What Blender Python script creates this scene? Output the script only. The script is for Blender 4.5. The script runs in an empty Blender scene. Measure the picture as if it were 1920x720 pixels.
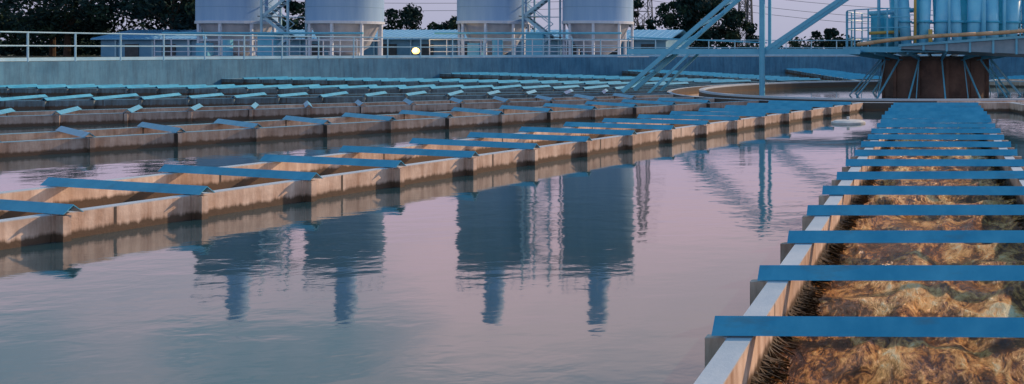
import bpy, math, random
from mathutils import Vector, Matrix, noise
random.seed(7)
R=math.radians
scene=bpy.context.scene
COL=scene.collection

# ---------------------------------------------------------------- materials
def newmat(name):
    m=bpy.data.materials.new(name); m.use_nodes=True
    nt=m.node_tree; b=nt.nodes['Principled BSDF']
    return m,nt,b
def N(nt,t,**k):
    n=nt.nodes.new(t)
    for a,v in k.items(): setattr(n,a,v)
    return n
def ramp(nt,fac,stops):
    r=N(nt,'ShaderNodeValToRGB'); e=r.color_ramp.elements
    e[0].position,e[0].color=stops[0][0],(*stops[0][1],1)
    e[1].position,e[1].color=stops[1][0],(*stops[1][1],1)
    for p,c in stops[2:]:
        x=e.new(p); x.color=(*c,1)
    nt.links.new(fac,r.inputs[0]); return r
def mixc(nt,fac,a,b,mode='MIX'):
    m=N(nt,'ShaderNodeMix',data_type='RGBA',blend_type=mode)
    if isinstance(fac,float): m.inputs[0].default_value=fac
    else: nt.links.new(fac,m.inputs[0])
    for i,v in ((6,a),(7,b)):
        if isinstance(v,tuple): m.inputs[i].default_value=(*v,1)
        else: nt.links.new(v,m.inputs[i])
    return m.outputs[2]
def math_(nt,op,a,b=None,c=None):
    m=N(nt,'ShaderNodeMath',operation=op)
    for i,v in enumerate((a,b,c)):
        if v is None: continue
        if isinstance(v,(int,float)): m.inputs[i].default_value=v
        else: nt.links.new(v,m.inputs[i])
    return m.outputs[0]
def texco(nt,kind='Object',scale=(1,1,1)):
    t=N(nt,'ShaderNodeTexCoord'); mp=N(nt,'ShaderNodeMapping')
    mp.inputs['Scale'].default_value=scale
    nt.links.new(t.outputs[kind],mp.inputs[0]); return mp.outputs[0]
def noi(nt,vec,scale,detail=4,rough=.55,dist=0):
    n=N(nt,'ShaderNodeTexNoise'); n.inputs['Scale'].default_value=scale
    n.inputs['Detail'].default_value=detail; n.inputs['Roughness'].default_value=rough
    n.inputs['Distortion'].default_value=dist
    nt.links.new(vec,n.inputs['Vector']); return n.outputs['Fac']
def bump(nt,b,h,strength,dist):
    n=N(nt,'ShaderNodeBump'); n.inputs['Strength'].default_value=strength; n.inputs['Distance'].default_value=dist
    nt.links.new(h,n.inputs['Height']); nt.links.new(n.outputs[0],b.inputs['Normal']); return n
def paint(name,c,c2,scale=3,rough=.45,lo=.35,hi=.7,bmp=.15):
    m,nt,b=newmat(name); v=texco(nt)
    n=noi(nt,v,scale,6,.65)
    r=ramp(nt,n,[(lo,c),(hi,c2)])
    nt.links.new(r.outputs[0],b.inputs['Base Color'])
    b.inputs['Roughness'].default_value=rough
    n2=noi(nt,v,scale*12,3); bump(nt,b,n2,bmp,.004)
    return m
M={}
# bars: blue paint, sun-bleached and grimy toward patches
m,nt,b=newmat('blue_paint'); v=texco(nt)
r=ramp(nt,noi(nt,v,4,6,.65),[(.35,(.03,.28,.48)),(.7,(.08,.39,.59))])
g=ramp(nt,noi(nt,texco(nt,'Object',(3,.8,3)),3,6,.7),[(.56,(0,0,0)),(.70,(.55,.55,.55))])
nt.links.new(mixc(nt,g.outputs[0],r.outputs[0],(.10,.20,.26)),b.inputs['Base Color']); b.inputs['Roughness'].default_value=.4
bump(nt,b,noi(nt,v,50,3),.15,.003); M['blue']=m
M['blue_l']=paint('light_blue_paint',(.15,.56,.80),(.26,.68,.88),2,.4)
M['truss']=paint('truss_paint',(.09,.42,.62),(.16,.52,.72),2,.45)
M['rail']=paint('rail_paint',(.22,.48,.64),(.38,.62,.76),2,.4)
M['white']=paint('white_paint',(.48,.58,.72),(.60,.70,.80),2,.5)
M['dark']=paint('dark_steel',(.02,.04,.055),(.05,.07,.09),3,.6)
M['teal']=paint('teal_paint',(.05,.42,.62),(.10,.52,.72),3,.4)
M['greyblue']=paint('greyblue_steel',(.14,.26,.34),(.24,.36,.44),3,.5)
M['yellow']=paint('yellow_paint',(.55,.36,.08),(.65,.45,.12),3,.5)
M['orange']=paint('rust_pipe',(.50,.30,.15),(.68,.46,.28),2,.6)
M['pillar']=paint('stained_concrete',(.06,.045,.04),(.19,.13,.10),1.2,.8)
M['roof']=paint('blue_roof',(.12,.38,.64),(.2,.48,.74),.6,.5)
M['wallb']=paint('shed_wall',(.08,.26,.44),(.15,.36,.54),.6,.7)
M['ground']=paint('ground_soil',(.06,.07,.04),(.14,.13,.09),.3,.9)
M['bark']=paint('bark',(.03,.022,.016),(.07,.05,.035),4,.9)
M['float']=paint('float_plastic',(.5,.5,.5),(.7,.7,.7),3,.5)
m,nt,b=newmat('basin_wall_paint'); n=noi(nt,texco(nt),.9,7,.7); n2=noi(nt,texco(nt,'Object',(3,3,.35)),2,5,.7)
r=ramp(nt,n,[(.3,(.03,.16,.29)),(.75,(.09,.28,.44))]); st=ramp(nt,n2,[(.42,(1,1,1)),(.7,(.5,.52,.55))])
nt.links.new(mixc(nt,.8,r.outputs[0],st.outputs[0],'MULTIPLY'),b.inputs['Base Color']); b.inputs['Roughness'].default_value=.75; M['poolwall']=m

m,nt,b=newmat('silo_paint'); v=texco(nt,'Object',(1,1,.12)); n=noi(nt,v,1.6,6,.65)
r=ramp(nt,n,[(.3,(.22,.42,.70)),(.7,(.31,.52,.77))])
v2=texco(nt); sx=N(nt,'ShaderNodeSeparateXYZ'); nt.links.new(v2,sx.inputs[0])
md=math_(nt,'MODULO',sx.outputs[2],1.5); lt=math_(nt,'LESS_THAN',md,.05)
nt.links.new(mixc(nt,lt,r.outputs[0],(.20,.38,.60)),b.inputs['Base Color']); b.inputs['Roughness'].default_value=.65
M['silo']=m
m,nt,b=newmat('hopper_paint'); v=texco(nt,'Object',(1,1,.2)); n=noi(nt,v,2,5)
r=ramp(nt,n,[(.3,(.36,.40,.46)),(.7,(.48,.52,.57))]); nt.links.new(r.outputs[0],b.inputs['Base Color']); b.inputs['Roughness'].default_value=.6
M['hopper']=m

def concrete(name,ca,cb,ra,rb):
    m,nt,b=newmat(name); v=texco(nt)
    n=noi(nt,v,2.2,8,.7); n2=noi(nt,texco(nt,'Object',(9,9,1.2)),1.5,5,.7)
    r=ramp(nt,n,[(.3,ca),(.7,cb)])
    st=ramp(nt,n2,[(.38,(1,1,1)),(.68,(.55,.43,.36))])
    c=mixc(nt,.85,r.outputs[0],st.outputs[0],'MULTIPLY')
    big=ramp(nt,noi(nt,texco(nt,'Object',(.8,.8,2)),1.0,4,.6),[(.40,(.62,.58,.56)),(.58,(1,1,1))])
    c=mixc(nt,.85,c,big.outputs[0],'MULTIPLY')
    sx=N(nt,'ShaderNodeSeparateXYZ'); nt.links.new(v,sx.inputs[0])
    lt=math_(nt,'LESS_THAN',math_(nt,'MODULO',sx.outputs[0],1.93),.022)
    c=mixc(nt,lt,c,(.06,.05,.045))
    ad=math_(nt,'MULTIPLY_ADD',n2,-.09,sx.outputs[2])
    al=ramp(nt,ad,[(.0,(1,1,1)),(.03,(0,0,0))])
    c=mixc(nt,al.outputs[0],c,(.09,.06,.04))
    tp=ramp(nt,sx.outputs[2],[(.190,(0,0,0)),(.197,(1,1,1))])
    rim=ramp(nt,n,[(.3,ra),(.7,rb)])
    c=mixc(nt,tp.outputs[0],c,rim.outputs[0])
    nt.links.new(c,b.inputs['Base Color']); b.inputs['Roughness'].default_value=.6
    bump(nt,b,noi(nt,v,25,6,.7),.35,.01)
    return m
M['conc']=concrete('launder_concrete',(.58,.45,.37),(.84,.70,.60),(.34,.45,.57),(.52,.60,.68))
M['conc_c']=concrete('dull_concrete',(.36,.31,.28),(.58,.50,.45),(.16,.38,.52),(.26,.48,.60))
M['conc_b']=concrete('back_row_concrete',(.10,.18,.24),(.22,.30,.33),(.10,.32,.46),(.18,.42,.56))  # darker blue-grey tone for the back rows of launders

m,nt,b=newmat('basin_water')
b.inputs['Base Color'].default_value=(.018,.065,.085,1); b.inputs['Roughness'].default_value=.045; b.inputs['IOR'].default_value=1.76
a=noi(nt,texco(nt,'Object',(1.0,1.5,1)),3.0,3,.5,.2)
pt=noi(nt,texco(nt),.16,3,.5)
pr_=ramp(nt,pt,[(.40,(.25,.25,.25)),(.60,(1,1,1))])
mu=math_(nt,'MULTIPLY',a,pr_.outputs[0])
sw=noi(nt,texco(nt),.9,1,.5)
bump(nt,b,math_(nt,'MULTIPLY_ADD',sw,1.1,mu),.30,.012)
M['water']=m
m,nt,b=newmat('muddy_water'); v=texco(nt,'Object'); n=noi(nt,v,1.5,5,.6,.6)
r=ramp(nt,n,[(.3,(.50,.32,.19)),(.7,(.76,.53,.36))]); nt.links.new(r.outputs[0],b.inputs['Base Color'])
b.inputs['Roughness'].default_value=.3; bump(nt,b,noi(nt,v,5,3,.5,.5),.15,.02); M['mud']=m
# fast brown water with foam and painted sun glints pulled along the flow
m,nt,b=newmat('turbulent_water'); v=texco(nt,'Object',(.5,1.1,1))
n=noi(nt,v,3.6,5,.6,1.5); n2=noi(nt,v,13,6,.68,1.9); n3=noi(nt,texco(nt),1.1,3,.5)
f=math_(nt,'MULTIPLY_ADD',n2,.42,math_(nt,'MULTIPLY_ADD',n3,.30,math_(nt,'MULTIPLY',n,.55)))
r=ramp(nt,f,[(.52,(.02,.010,.005)),(.60,(.12,.045,.014)),(.65,(.52,.22,.06)),(.71,(1.0,.56,.20)),(.79,(1,.86,.55))])  # dark wave shade up to gold sunlit glints, put into the colour
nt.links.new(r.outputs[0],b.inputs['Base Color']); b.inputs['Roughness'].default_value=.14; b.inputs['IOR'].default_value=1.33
h=math_(nt,'MULTIPLY_ADD',noi(nt,v,26,4,.65,1.0),.3,math_(nt,'ADD',n,math_(nt,'MULTIPLY',n2,.7)))
bump(nt,b,h,1.0,.075); M['turb']=m
m,nt,b=newmat('algae'); n=noi(nt,texco(nt),8,3); r=ramp(nt,n,[(.3,(.02,.015,.008)),(.7,(.10,.06,.025))])
nt.links.new(r.outputs[0],b.inputs['Base Color']); b.inputs['Roughness'].default_value=.6; M['algae']=m
def leafmat(name,a,c):
    m,nt,b=newmat(name); n=noi(nt,texco(nt),.9,4,.6); r=ramp(nt,n,[(.35,a),(.65,c)])
    nt.links.new(r.outputs[0],b.inputs['Base Color']); b.inputs['Roughness'].default_value=.8; b.inputs['Specular IOR Level'].default_value=.15
    return m
M['leaf']=leafmat('foliage',(.006,.024,.028),(.018,.048,.042))
M['leaf2']=leafmat('foliage_light',(.014,.038,.028),(.035,.068,.040))
m,nt,b=newmat('lamp_glow'); b.inputs['Emission Color'].default_value=(1,.60,.14,1); b.inputs['Emission Strength'].default_value=3.6
b.inputs['Base Color'].default_value=(.8,.6,.3,1); M['lamp']=m

# ---------------------------------------------------------------- mesh builder
class MB:
    def __init__(s): s.v=[]; s.f=[]; s.m=[]
    def add(s,vs,fs,mi=0):
        o=len(s.v); s.v+= [tuple(p) for p in vs]; s.f+=[tuple(o+i for i in f) for f in fs]; s.m+=[mi]*len(fs)
    def box(s,a,b,mi=0):
        x0,y0,z0=a;x1,y1,z1=b
        s.add([(x0,y0,z0),(x1,y0,z0),(x1,y1,z0),(x0,y1,z0),(x0,y0,z1),(x1,y0,z1),(x1,y1,z1),(x0,y1,z1)],
          [(0,3,2,1),(4,5,6,7),(0,1,5,4),(1,2,6,5),(2,3,7,6),(3,0,4,7)],mi)
    def beam(s,p,q,w,h=None,mi=0):
        p=Vector(p);q=Vector(q);h=h or w;d=(q-p).normalized()
        up=Vector((0,0,1)) if abs(d.z)<.95 else Vector((0,1,0))
        a=d.cross(up).normalized()*w/2; b=a.cross(d).normalized()*h/2
        vs=[p-a-b,p+a-b,p+a+b,p-a+b,q-a-b,q+a-b,q+a+b,q-a+b]
        s.add(vs,[(0,3,2,1),(4,5,6,7),(0,1,5,4),(1,2,6,5),(2,3,7,6),(3,0,4,7)],mi)
    def tube(s,p,q,r,r2=None,n=10,mi=0):
        p=Vector(p);q=Vector(q);r2=r if r2 is None else r2;d=(q-p).normalized()
        up=Vector((0,0,1)) if abs(d.z)<.95 else Vector((0,1,0))
        a=d.cross(up).normalized(); b=a.cross(d).normalized(); vs=[]
        for c,rr in((p,r),(q,r2)):
            for i in range(n):
                t=2*math.pi*i/n; vs.append(c+a*math.cos(t)*rr+b*math.sin(t)*rr)
        fs=[(i,(i+1)%n,n+(i+1)%n,n+i) for i in range(n)]+[tuple(range(n))[::-1],tuple(range(n,2*n))]
        s.add(vs,fs,mi)
    def revolve(s,prof,n=48,c=(0,0),mi=0,closed=False):
        vs=[];k=len(prof)
        for i in range(n):
            t=2*math.pi*i/n
            for r,z in prof: vs.append((c[0]+r*math.cos(t),c[1]+r*math.sin(t),z))
        fs=[]
        for i in range(n):
            j=(i+1)%n
            for a in range(k if closed else k-1):
                a2=(a+1)%k
                fs.append((i*k+a,j*k+a,j*k+a2,i*k+a2))
        s.add(vs,fs,mi)
    def mesh(s,name,mats,smooth=False):
        me=bpy.data.meshes.new(name); me.from_pydata(s.v,[],s.f)
        for m in mats: me.materials.append(M[m])
        for p,mi in zip(me.polygons,s.m):
            p.material_index=mi; p.use_smooth=smooth
        me.update(); return me
    def obj(s,name,mats,parent=None,smooth=False,loc=(0,0,0)):
        o=bpy.data.objects.new(name,s.mesh(name,mats,smooth)); COL.objects.link(o); o.location=loc
        if parent: o.parent=parent
        return o
def empty(name,loc=(0,0,0),rz=0):
    e=bpy.data.objects.new(name,None); COL.objects.link(e); e.location=loc; e.rotation_euler[2]=rz; return e
def inst(me,name,parent):
    o=bpy.data.objects.new(name,me); COL.objects.link(o); o.parent=parent; return o

CY=29.6; RW=31.5
angs=[0,18,37.5,56,74,92,110,128,146,164,182,200,218,236,254,272,290,308,325,342]
# ---------------------------------------------------------------- basin
b=MB(); b.revolve([(RW,-.6),(RW,1.0),(RW+.35,1.0),(RW+.35,.4)],180,(0,0)); b.obj('basin_wall',['poolwall'],loc=(0,CY,0))
b=MB()
for i,a in enumerate(angs):
    a2=angs[(i+1)%len(angs)]
    if a2<a: a2+=360
    t1,t2=R(-90-a),R(-90-a2)
    rot=lambda t,x,y:(x*math.cos(t)-y*math.sin(t),x*math.sin(t)+y*math.cos(t),0)
    def arc(rad,p,q,n):
        A=math.atan2(p[1],p[0]);B=math.atan2(q[1],q[0])
        dd=(B-A+math.pi)%(2*math.pi)-math.pi
        return [(rad*math.cos(A+dd*k/n),rad*math.sin(A+dd*k/n),0) for k in range(n+1)]
    p1=rot(t1,8.0,-.82);p2=rot(t1,31.49,-.82);p3=rot(t2,31.49,.82);p4=rot(t2,8.0,.82)
    pts=arc(31.52,p2,p3,12)+arc(8.04,p4,p1,6)
    b.add(pts,[tuple(range(len(pts)))[::-1]])
b.add([(7.1*math.cos(2*math.pi*i/64),7.1*math.sin(2*math.pi*i/64),0) for i in range(64)],[tuple(range(64))])
b.obj('water',['water'],loc=(0,CY,0))
b=MB(); b.revolve([(RW+.3,.86),(60,.86),(300,.84),(3000,.8)],96); b.obj('ground',['ground'],loc=(0,CY,0))
b=MB(); nr=124; rr=RW+.17
for i in range(nr):
    t=2*math.pi*i/nr;t2=2*math.pi*(i+1)/nr
    p=(rr*math.cos(t),rr*math.sin(t));q=(rr*math.cos(t2),rr*math.sin(t2))
    b.tube((*p,1.0),(*p,2.02),.032,n=6)
    for z in(2.02,1.55): b.tube((*p,z),(*q,z),.028,n=6)
    b.beam((*p,1.08),(*q,1.08),.02,.12)
b.obj('guard_rail',['rail'],loc=(0,CY,0))

# ---------------------------------------------------------------- launders
W0,W1=.767,.872
def wallmesh(r0,r1,mat):
    b=MB(); b.box((r0,-W1,-.7),(r1,-W0,.2)); b.box((r0,W0,-.7),(r1,W1,.2)); b.box((r1,-W1,-.7),(r1+.1,W1,.2))
    return b.mesh('launder_walls',[mat])
def crossbars(off,jit=.004,el=.93,mat='conc'):
    b=MB(); k=MB(); r=off
    while r>9: r-=.965
    r+=.965
    while r<30.9:
        j=random.uniform(-.01,.01); e=el+random.uniform(-.02,.02); tz=random.uniform(-jit,jit); sk=random.uniform(-.016,.016)
        prof=[(-.066,.203),(0,.268),(.066,.203),(.058,.203),(0,.259),(-.058,.203)]
        vs=[]
        for s_,ss in((-e,-1),(e,1)):
            for x,z in prof: vs.append((r+x+sk*ss+j,s_,z+tz*ss+.003))
        fs=[(i,(i+1)%6,6+(i+1)%6,6+i) for i in range(6)]+[(0,5,4,1),(1,4,3,2),(6,7,10,11),(7,8,9,10)]
        b.add(vs,fs)
        for s_ in(-1,1):
            y0,y1=sorted((s_*(W1+.002),s_*(W1+.10)))
            k.box((r-.026,y0,-.03),(r+.026,y1,.19))
            k.box((r-.045,min(s_*W1,s_*(W1+.012))+s_*.002,-.02),(r+.045,max(s_*W1,s_*(W1+.012))+s_*.002,.2))
        r+=.965
    return b.mesh('cross_bars',['blue']),k.mesh('brackets',[mat])
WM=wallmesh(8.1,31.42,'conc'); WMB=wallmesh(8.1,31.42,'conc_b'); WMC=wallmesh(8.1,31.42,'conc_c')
b=MB(); b.box((8.2,-W0,-.3),(31.4,W0,-.03)); MUD=b.mesh('launder_water',['mud'])
barsA=crossbars(25.60); barsB=crossbars(23.54,el=.985); barsC=crossbars(24.1,mat='conc_c'); barsD=crossbars(24.3,.01,.95,'conc_b')
for i,a in enumerate(angs):
    # local +x points from the basin centre outward; angle 0 runs to the camera (-Y)
    e=empty('effluent_launder',(0,CY,0),R(-90-a))
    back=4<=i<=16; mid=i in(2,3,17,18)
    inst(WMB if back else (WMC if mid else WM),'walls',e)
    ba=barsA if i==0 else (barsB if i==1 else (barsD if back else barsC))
    inst(ba[0],'cross_bars',e); inst(ba[1],'brackets',e)
    if i: inst(MUD,'channel_water',e)
    else:
        g=MB(); nx,ny=800,50; vs=[];fs=[]
        for ix in range(nx+1):
            x=31.4-ix*(23.2/nx)
            for iy in range(ny+1):
                y=-W0+2*W0*iy/ny
                wx=x+.3*noise.noise(Vector((x*1.1,y*1.5,9))); wy=y+.3*noise.noise(Vector((x*.9,y*1.7,3)))
                rg=1-abs(noise.noise(Vector((wx*1.5,wy*2.6,5))))*2
                h=noise.fractal(Vector((wx*1.1,wy*2.0,0)),1.0,2.0,3)*.06+max(0,rg)**2*.05
                vs.append((x,y,-.07+h))
        for ix in range(nx):
            for iy in range(ny):
                o=ix*(ny+1)+iy; fs.append((o,o+1,o+ny+2,o+ny+1))
        g.add(vs,fs); g.obj('rushing_water',['turb'],e,True)
        al=MB()
        for q in range(11000):
            x=8.5+(31-8.5)*random.random()**.6; s_=random.choice((-1,1))
            cl=noise.noise(Vector((x*2.2,s_*3,0)))
            if cl<-.2: continue
            L=random.uniform(.03,.15)*(1+cl); z=random.uniform(-.05,.04)
            y=s_*W0; d=-s_*random.uniform(.02,.12); dx=random.uniform(-.05,.05)+.03; wv=.007
            al.add([(x-wv,y,z),(x+wv,y,z),(x+dx+wv*.5,y+d,z-L*.4+.01),(x+dx,y+d,z-L*.4)],[(0,1,2,3)])
        al.obj('algae_fringe',['algae'],e)

b=MB(); b.revolve([(8.1,-.6),(8.1,.2),(7.98,.2),(7.98,-.6)],120,closed=True); b.revolve([(7.2,-.6),(7.2,.24),(7.05,.24),(7.05,-.6)],120,closed=True)
b.obj('ring_channel_wall',['conc'],loc=(0,CY,0))
b=MB(); b.revolve([(7.98,-.03),(7.2,-.03)],96); b.obj('ring_channel_water',['mud'],loc=(0,CY,0))
b=MB(); b.revolve([(0,.07),(.26,.06),(.33,.03),(.33,-.03)],28); b.tube((0,0,.06),(0,0,.13),.03); b.obj('sampling_float',['float'],smooth=False,loc=(-1.68,18.1,0))

# ---------------------------------------------------------------- centre pier + drive platform
pf=empty('drive_platform',(0,CY,0))
b=MB(); b.revolve([(1.62,-.5),(1.62,1.12),(1.78,1.13),(1.78,1.2),(0,1.2)],40); 
for i in range(12):
    t=i*math.pi/6+.2; b.beam((1.66*math.cos(t),1.66*math.sin(t),-.2),(1.66*math.cos(t),1.66*math.sin(t),1.12),.1,.05)
b.obj('pier',['pillar'],pf)
b=MB()
b.revolve([(0,1.28),(2.8,1.38),(2.85,1.38),(2.85,1.48),(0,1.48)],24,mi=0)
b.revolve([(2.88,1.34),(2.90,1.34),(2.90,1.50),(2.88,1.50)],48,mi=1,closed=True)
for i in range(16):
    t=i*math.pi/8+.1; c,s=math.cos(t),math.sin(t)
    b.beam((1.5*c,1.5*s,1.13),(2.8*c,2.8*s,1.34),.06,.12,mi=1)
    b.beam((1.75*c,1.75*s,1.1),(2.7*c,2.7*s,.0),.04,.04,mi=1)
    if i%2: b.beam((1.75*c,1.75*s,1.1),(2.0*c,2.0*s,.0),.03,.03,mi=1)
b.obj('deck',['dark','truss'],pf)
b=MB()
y=-3.15; P0=(-1.0,1.34,1.50); P1=(4.2,1.12,1.86)
vs=[]
for (x,z0,z1) in (P0,P1):
    vs+=[(x,y,z0+.1),(x,y+.9,z0),(x,y+.9,z1),(x,y,z1)]
b.add(vs,[(0,1,2,3),(7,6,5,4),(0,3,7,4),(1,5,6,2),(0,4,5,1),(3,2,6,7)])
for k in range(9):
    f=k/8; x=-1.0+5.2*f; z0=1.42-.22*f; z1=1.5+.36*f
    b.box((x-.03,y-.05,z0),(x+.03,y-.002,z1+.02),1)
b.beam((-1.05,y-.04,1.53),(4.2,y-.04,1.89),.08,.07,mi=1)
b.obj('outlet_trough',['greyblue','truss'],pf)
b=MB(); pr=None
for i in range(15):
    f=i/14; p=(-2.2+6.6*f,-3.3-.15*math.sin(f*3.14),1.55+.62*f+.05*math.sin(f*7))
    if pr: b.tube(pr,p,.055,n=8)
    pr=p
b.obj('feed_pipe',['orange'],pf,True)
b=MB()
# tall standpipes, slightly splayed, flanged at their feet
for x,y,rt,rb,mi,lean in[(-.85,-1.95,.20,.15,0,-.15),(-.35,-2.15,.17,.15,0,.05),(.08,-2.1,.24,.16,0,.18),(.62,-2.15,.18,.15,0,-.1),(1.08,-2.0,.28,.18,0,.12),(1.68,-1.85,.25,.17,0,-.1),(2.2,-1.4,.28,.18,0,.1),(2.85,-.9,.3,.2,0,0),(-1.15,-.9,.26,.2,1,0),(-.5,-.8,.26,.2,1,.1),(.15,-.9,.26,.2,1,0),(.8,-.7,.28,.2,1,-.1),(1.4,-.6,.28,.2,1,0),(2.0,-.4,.3,.2,1,0),(-1.2,.6,.3,.2,1,0)]:
    b.tube((x,y,1.48),(x+lean,y,3.0),rb,rt,18,mi); b.tube((x+lean,y,3.0),(x+lean,y,4.6),rt,rt,18,mi)
    b.tube((x,y,1.50),(x,y,1.56),rb*1.45,rb*1.45,18,mi); b.tube((x+lean*.5,y,2.2),(x+lean*.5,y,2.26),rb*1.5,rb*1.5,18,1)
b.tube((-2.0,-1.5,1.9),(-.9,-1.6,1.95),.05,mi=3); b.tube((-2.0,-1.2,2.5),(-.6,-1.3,2.6),.07,mi=0)
b.box((-1.55,-1.5,1.48),(-1.25,-1.2,2.35),1); b.box((-2.0,-.6,1.48),(-1.5,-.1,2.6),1); b.box((-.22,-2.45,1.48),(-.10,-2.35,2.0),3)
for x,y,r_,mi in((-1.15,-2.2,.06,0),(1.38,-2.2,.07,0),(-.6,-2.35,.04,3),(.38,-2.4,.04,0),(2.0,-1.9,.05,0),(-1.7,-1.5,.05,0)):
    b.tube((x,y,1.48),(x,y,4.2),r_,mi=mi)
b.obj('standpipes',['blue_l','teal','dark','yellow'],pf,True)
b=MB()
for i in range(24):
    t=2*math.pi*i/24;t2=2*math.pi*(i+1)/24; p=(2.8*math.cos(t),2.8*math.sin(t));q=(2.8*math.cos(t2),2.8*math.sin(t2))
    if p[0]>-.8 and p[1]<0: continue
    b.tube((*p,1.48),(*p,2.6),.025,n=6)
    for z in(1.75,2.05,2.35,2.6): b.tube((*p,z),(*q,z),.018,n=6)
b.obj('platform_rail',['truss'],pf)
b=MB()
for s in(-.6,.6):
    b.beam((3.5,.5+s,1.25),(14,-2+s,1.35),.12,.45,mi=0)
    b.beam((3.5,.5+s,2.5),(14,-2+s,2.55),.05,mi=1)
b.beam((2.7,.7,1.5),(14,-2,1.6),1.2,.05,mi=0)
b.obj('access_deck',['teal','truss'],pf)

# rotating truss arm
ta=empty('scraper_bridge',(0,28,0)); b=MB()
for y in(-.55,.55):
    b.beam((-8.95,y,1.36),(-2.2,y,1.36),.09,.16)
    b.beam((-9.1,y,.2),(-5.02,y,3.74),.12,.12)
    b.beam((-5.02,y,1.36),(-1.5,y,3.74),.11,.11)
    b.beam((-5.02,y,3.74),(-1.4,y,3.74),.1,.1)
    b.beam((-7.1,y,1.36),(-8.6,y,-.1),.07,.07)
    b.beam((-5.02,y,1.36),(-5.02,y,3.74),.09,.09)
    b.tube((-8.9,y,1.78),(-5.1,y,1.62),.02,n=6)
b.tube((-5.02,-.7,-.3),(-5.02,-.7,3.9),.085,n=10)
for x in(-8.95,-7,-5.02,-3.4,-2.2): b.beam((x,-.55,1.36),(x,.55,1.36),.06)
for x in(-5.02,-3.2,-1.5): b.beam((x,-.55,3.74),(x,.55,3.74),.06)
for k in range(6):
    f=k/6; f2=(k+1)/6
    P=lambda f,y:(-9.1+4.08*f,y,.2+3.54*f)
    b.beam(P(f,-.55),P(f2,.55),.04)
b.obj('truss',['truss'],ta)
b=MB(); b.box((-8.9,-.5,1.3),(-2.3,.5,1.33)); b.obj('walkway',['dark'],ta)
b=MB()
for y in(-.55,.55):
    b.beam((9,y,1.36),(4.4,y,1.36),.09,.16); b.beam((9.1,y,.2),(5.02,y,3.74),.11,.11); b.beam((5.02,y,3.74),(1.4,y,3.74),.1); b.beam((5.02,y,0),(5.02,y,3.74),.08)
b.obj('truss_counter_arm',['truss'],ta)

# ---------------------------------------------------------------- silos
def silo(x,y):
    e=empty('storage_silo',(x,y,0)); r=2.47
    b=MB(); b.revolve([(r,3.5),(r,14.6),(r+.06,14.6),(r+.06,14.75),(.7,15.3),(0,15.3)],56); b.obj('shell',['silo'],e,True)
    b=MB(); b.revolve([(.65,15.25),(.65,18.3),(.55,18.6),(0,18.7)],20); b.obj('top_filter',['silo'],e,True)
    b=MB(); b.revolve([(r-.12,3.5),(r-.3,3.2),(1.5,1.6),(.5,.95)],40); b.obj('hopper',['hopper'],e,True)
    b=MB()
    for z in(3.42,): b.revolve([(r+.05,z-.1),(r+.05,z+.1),(r-.1,z+.1),(r-.1,z-.1)],40,closed=True)
    for i in range(8):
        t=2*math.pi*i/8+.2; p=(r*.97*math.cos(t),r*.97*math.sin(t)); b.beam((*p,.85),(*p,3.4),.16)
        t2=t+2*math.pi/8; q=(r*.97*math.cos(t2),r*.97*math.sin(t2)); b.beam((*p,2.1),(*q,2.1),.07)
    for i in range(20):
        t=2*math.pi*i/20;t2=2*math.pi*(i+1)/20; p=(r*math.cos(t),r*math.sin(t),14.75);q=(r*math.cos(t2),r*math.sin(t2),14.75)
        b.tube(p,(p[0],p[1],15.8),.025,n=5); b.tube((p[0],p[1],15.8),(q[0],q[1],15.8),.025,n=5)
    b.obj('support_frame',['white'],e)
for x in(-51.7,-43.7,-32.7,-25.0): silo(x,70)
def stairs(x,y):
    e=empty('stair_tower',(x,y,0)); b=MB(); w=.95
    for sx in(-w,w):
        for sy in(-1,1): b.beam((sx,sy,.85),(sx,sy,15.6),.12,mi=0)
    z=.85;d=1
    while z<14:
        for yy in(-.9,-.3):
            b.beam((-w*d,yy,z),(w*d,yy,z+1.5),.06,.2); b.tube((-w*d,yy,z+.95),(w*d,yy,z+2.45),.03,n=5)
        for k in range(7):
            f=k/7; b.box((-w*d+2*w*d*f-.12,-.9,z+1.5*f),(-w*d+2*w*d*f+.12,-.3,z+1.5*f+.04),1)
        b.box((w*d-.3,-1,z+1.47),(w*d+.3,1,z+1.53),1)
        b.beam((-w,-1,z+1.5),(w,-1,z+1.5),.06); b.beam((-w,1,z+1.5),(w,1,z+1.5),.06)
        z+=1.5;d=-d
    b.obj('flights',['rail','dark'],e)
stairs(-47.7,69.2); stairs(-28.85,69.2)
for x0,x1 in((-54.8,-40.6),(-35.5,-22.3)):
    e=empty('service_platform',(0,0,0)); b=MB()
    b.box((x0,66.2,.86),(x1,73.5,1.0)); b.obj('slab',['hopper'],e)
    b=MB(); x=x0; n=int((x1-x0)/1.1); st=(x1-x0)/n
    for i in range(n+1):
        b.tube((x0+i*st,66.3,1.0),(x0+i*st,66.3,2.15),.04,n=6)
    for z in(1.3,1.72,2.15): b.tube((x0,66.3,z),(x1,66.3,z),.035,n=6)
    b.obj('rails',['white'],e)
    b=MB(); b.box((x0+6,68.0,1.0),(x0+7.2,69.4,2.6)); b.box((x0+2.2,67.2,1.0),(x0+3.0,67.8,1.9)); b.tube((x0+4.2,67.5,1),(x0+4.2,67.5,2.2),.35,n=14); b.tube((x0,67,2.6),(x1,67,2.6),.08)
    b.obj('pumps_and_pipework',['truss'],e)

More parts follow.
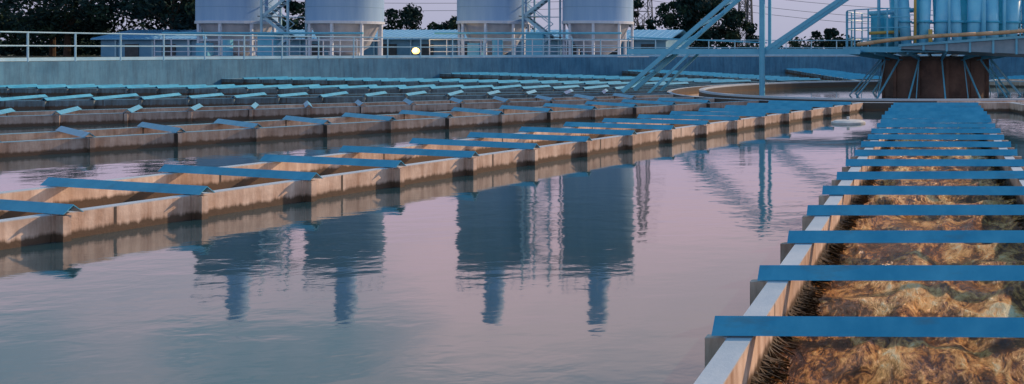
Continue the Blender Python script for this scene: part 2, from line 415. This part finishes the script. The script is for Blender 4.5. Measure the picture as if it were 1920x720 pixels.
e=empty('storage_shed',(0,0,0)); b=MB(); b.box((-68,77,.8),(-22,84,2.3)); b.obj('walls',['wallb'],e)
b=MB(); b.add([(-68.5,76.6,2.25),(-21.5,76.6,2.25),(-21.5,80.5,3.05),(-68.5,80.5,3.05),(-21.5,84.4,2.25),(-68.5,84.4,2.25),(-68.5,76.6,2.33),(-21.5,76.6,2.33),(-21.5,80.5,3.13),(-68.5,80.5,3.13),(-21.5,84.4,2.33),(-68.5,84.4,2.33)],
 [(0,1,2,3),(3,2,4,5),(6,7,8,9),(9,8,10,11),(0,1,7,6),(5,4,10,11)])
for i in range(94):
    x=-68.4+i*.5; b.beam((x,76.6,2.35),(x,80.5,3.15),.05)
b.obj('roof',['roof'],e)
b=MB()
for i in range(15):
    x=-66+i*3; b.box((x,76.93,.86),(x+1.1,76.99,1.9)) ; b.beam((x-.7,76.9,.8),(x-.7,76.9,2.3),.1,mi=1)
b.obj('doors_and_posts',['dark','rail'],e)
e=empty('yard_lamp',(-35.75,65,0)); b=MB(); b.tube((0,0,.86),(0,0,1.12),.05,n=8); b.tube((0,0,1.10),(0,0,1.14),.16,n=12); b.obj('post',['dark'],e)
b=MB(); b.revolve([(0,1.14),(.16,1.18),(.25,1.34),(.16,1.52),(0,1.58)],16); b.obj('globe',['lamp'],e,True)
lt=bpy.data.lights.new('yard_lamp_light','POINT'); lt.energy=160; lt.color=(1,.6,.2); lt.shadow_soft_size=.3
lo=bpy.data.objects.new('bulb',lt); COL.objects.link(lo); lo.parent=e; lo.location=(0,-.5,1.5)

# ---------------------------------------------------------------- vegetation
def leaves(b,c,r,n,size,mi=0,flat=.75):
    for _ in range(n):
        d=Vector((random.gauss(0,1),random.gauss(0,1),random.gauss(0,1))).normalized()
        q=r*random.random()**.4; p=Vector(c)+Vector((d.x*q,d.y*q,d.z*q*flat))
        a=Vector((random.gauss(0,1),random.gauss(0,1),random.gauss(0,1))).normalized(); s=d.cross(a)
        if s.length<.01: continue
        s=s.normalized()*size*random.uniform(.6,1.3); t=a.cross(s).normalized()*size*random.uniform(.4,.8)
        b.add([p-s,p-t*.7,p+s,p+t],[(0,1,2,3)],mi)
def tree(x,y,h,cr,n=26,seed=0,name='broadleaf_tree'):
    e=empty(name,(x,y,.84)); t=MB(); l=MB()
    th=h*.4; t.tube((0,0,-.1),(.1,0,th),.22*h/7,.13*h/7,8)
    for i in range(9):
        a=random.random()*6.3; rr=cr*random.uniform(.4,.9); z=th*random.uniform(.6,1)
        t.tube((.08,0,z),(math.cos(a)*rr,math.sin(a)*rr,z+h*random.uniform(.15,.45)),.08*h/7,.02,6)
    for i in range(n):
        a=random.random()*6.3; f=random.random(); z=h*(.24+.72*f); lim=cr*math.sin(math.pi*(.18+.75*f))**.7
        rr=lim*random.random()**.5
        leaves(l,(math.cos(a)*rr,math.sin(a)*rr,z),random.uniform(.5,1.05)*cr*.36,120,.20,random.choice((0,0,1)))
    t.obj('trunk',['bark'],e); l.obj('crown',['leaf','leaf2'],e)
for x,y,h,cr,n in[(-84,80,6.2,3.8,44),(-78.5,84,7.8,4.0,48),(-73.5,80,8.6,4.2,52),(-69,86,8.0,3.8,46),(-65.5,81,8.6,3.8,50),(-60.5,84,8.0,3.6,44),(-57,88,7.0,3.2,34),(-89,86,7.5,4,40),
                (-56,100,5.0,3.0,30),(-51.5,103,4.4,2.8,26),(-47,103,3.9,2.6,24),(-26.2,95,5.9,2.7,36),(-23.2,95,6.3,3.0,42),(-20.3,96,4.4,2.2,22),(-29.8,96,5.6,1.7,18),(-11,99,3.0,1.8,18),(8,90,5,3,20),(16,85,6,3.4,20)]:
    tree(x,y,h,cr,n)
b=MB()
for i in range(600):
    x=random.uniform(-130,60); y=random.uniform(104,116); z=.9+random.random()*2.2*(.6+.6*noise.noise(Vector((x*.12,0,0))))
    leaves(b,(x,y,z),random.uniform(.8,1.5),30,.28,random.choice((0,0,1)),.7)
for i in range(190):
    x=random.uniform(-112,-60); y=random.uniform(88,94); leaves(b,(x,y,random.uniform(1,4.6)),1.5,60,.26,0)
b.obj('hedge_row',['leaf','leaf2'])

# ---------------------------------------------------------------- pylons + cables
def pylon(x,y,h,w):
    b=MB()
    P=lambda sx,sy,f:(sx*w/2*(1-.72*f),sy*w/2*(1-.72*f),.8+h*f)
    k=12
    for sx,sy in((-1,-1),(1,-1),(1,1),(-1,1)):
        b.beam(P(sx,sy,0),P(sx,sy,1),.14)
    c=[(-1,-1),(1,-1),(1,1),(-1,1)]
    for i in range(k):
        f,f2=i/k,(i+1)/k
        for j in range(4):
            a,d=c[j],c[(j+1)%4]; b.beam(P(*a,f),P(*d,f2),.07); b.beam(P(*d,f),P(*a,f2),.07); b.beam(P(*a,f2),P(*d,f2),.07)
    for f,l in((.68,3.6),(.82,3.0),(.95,2.4)):
        for s in(-1,1):
            b.beam((0,0,.8+h*f),(s*l,0,.8+h*f),.12); b.beam((0,0,.8+h*f+1),(s*l,0,.8+h*f),.08)
    b.obj('transmission_pylon',['dark'],loc=(x,y,0))
pylon(-46.5,150,27,2.8); pylon(-42.5,170,20,2.8); pylon(-30.7,150,15,1.6); pylon(-27.6,140,13,1.0)
b=MB()
def cable(p,q,sag,n=14):
    pr=None
    for i in range(n+1):
        f=i/n; v=Vector(p).lerp(Vector(q),f); v.z-=sag*4*f*(1-f)
        if pr is not None: b.tube(pr,v,.03,n=4)
        pr=v
for z,s in((9.5,1.5),(8.4,1.6),(11,1.6)):
    cable((-150,150,z+2),(-46.5,150,z),s); cable((-46.5,150,z),(-30.7,150,z-.8),.5); cable((-30.7,150,z-.8),(40,140,z-2.5),2)
b.obj('power_cables',['dark'])

# ---------------------------------------------------------------- world
w=bpy.data.worlds.new("World"); scene.world=w; w.use_nodes=True; nt=w.node_tree
for n_ in list(nt.nodes): nt.nodes.remove(n_)
out=N(nt,'ShaderNodeOutputWorld'); add=N(nt,'ShaderNodeAddShader')
SE,SA=27,45   # sun elevation, azimuth right of +Y
sky=N(nt,'ShaderNodeTexSky',sky_type='NISHITA'); sky.sun_disc=False; sky.sun_elevation=R(SE); sky.sun_rotation=R(SA)
bg=N(nt,'ShaderNodeBackground'); bg.inputs[1].default_value=.011; nt.links.new(sky.outputs[0],bg.inputs[0])
tc=N(nt,'ShaderNodeTexCoord'); sp=N(nt,'ShaderNodeSeparateXYZ'); nt.links.new(tc.outputs['Generated'],sp.inputs[0])
r=ramp(nt,sp.outputs[2],[(0,(.36,.38,.54)),(.05,(.40,.40,.56)),(.11,(.74,.56,.76)),(.18,(1.04,.72,.82)),(.29,(1.12,.86,.88)),(.42,(.20,.42,.64)),(1,(.05,.22,.42))])
mp=N(nt,'ShaderNodeMapping'); mp.inputs['Scale'].default_value=(1.3,1.3,4.5); nt.links.new(tc.outputs['Generated'],mp.inputs[0])
cl=noi(nt,mp.outputs[0],1.7,5,.5,.3)
cr=ramp(nt,cl,[(.44,(0,0,0)),(.66,(1,1,1))])
hm=ramp(nt,sp.outputs[2],[(.18,(0,0,0)),(.30,(.6,.6,.6))])
mk=mixc(nt,1.0,cr.outputs[0],hm.outputs[0],'MULTIPLY')
col=mixc(nt,mk,r.outputs[0],(.30,.44,.56))
# cloud bank low in the north-west sky
nx_=math_(nt,'MULTIPLY_ADD',sp.outputs[0],-1.0,math_(nt,'MULTIPLY_ADD',noi(nt,mp.outputs[0],3.0,6,.55,.4),.7,-.35))
ma=ramp(nt,nx_,[(.42,(0,0,0)),(.64,(1,1,1))]); mz=ramp(nt,sp.outputs[2],[(.13,(0,0,0)),(.23,(1,1,1))])
mk2=mixc(nt,1.0,ma.outputs[0],mz.outputs[0],'MULTIPLY')
col=mixc(nt,math_(nt,'MULTIPLY',mk2,.88),col,(.16,.36,.48))
bg2=N(nt,'ShaderNodeBackground'); bg2.inputs[1].default_value=1.0; nt.links.new(col,bg2.inputs[0])
nt.links.new(bg.outputs[0],add.inputs[0]); nt.links.new(bg2.outputs[0],add.inputs[1]); nt.links.new(add.outputs[0],out.inputs[0])
s=bpy.data.lights.new('sun','SUN'); s.energy=3.7; s.angle=R(.8); s.color=(1,.66,.40)
so=bpy.data.objects.new('sun',s); COL.objects.link(so)
d=Vector((math.sin(R(SA))*math.cos(R(SE)),math.cos(R(SA))*math.cos(R(SE)),math.sin(R(SE))))
so.rotation_euler=d.to_track_quat('Z','Y').to_euler()

# ---------------------------------------------------------------- camera
cam=bpy.data.cameras.new('camera'); co=bpy.data.objects.new('camera',cam); COL.objects.link(co)
co.location=(0,0,1.4); co.rotation_euler=(R(90),0,0)
cam.sensor_width=36; cam.lens=36*1773/1920; cam.shift_x=(960-1755)/1920; cam.shift_y=-(360-94)/1920
cam.clip_end=5000; cam.clip_start=.05
scene.camera=co
scene.view_settings.view_transform='Standard'; scene.view_settings.look='None'; scene.view_settings.exposure=0
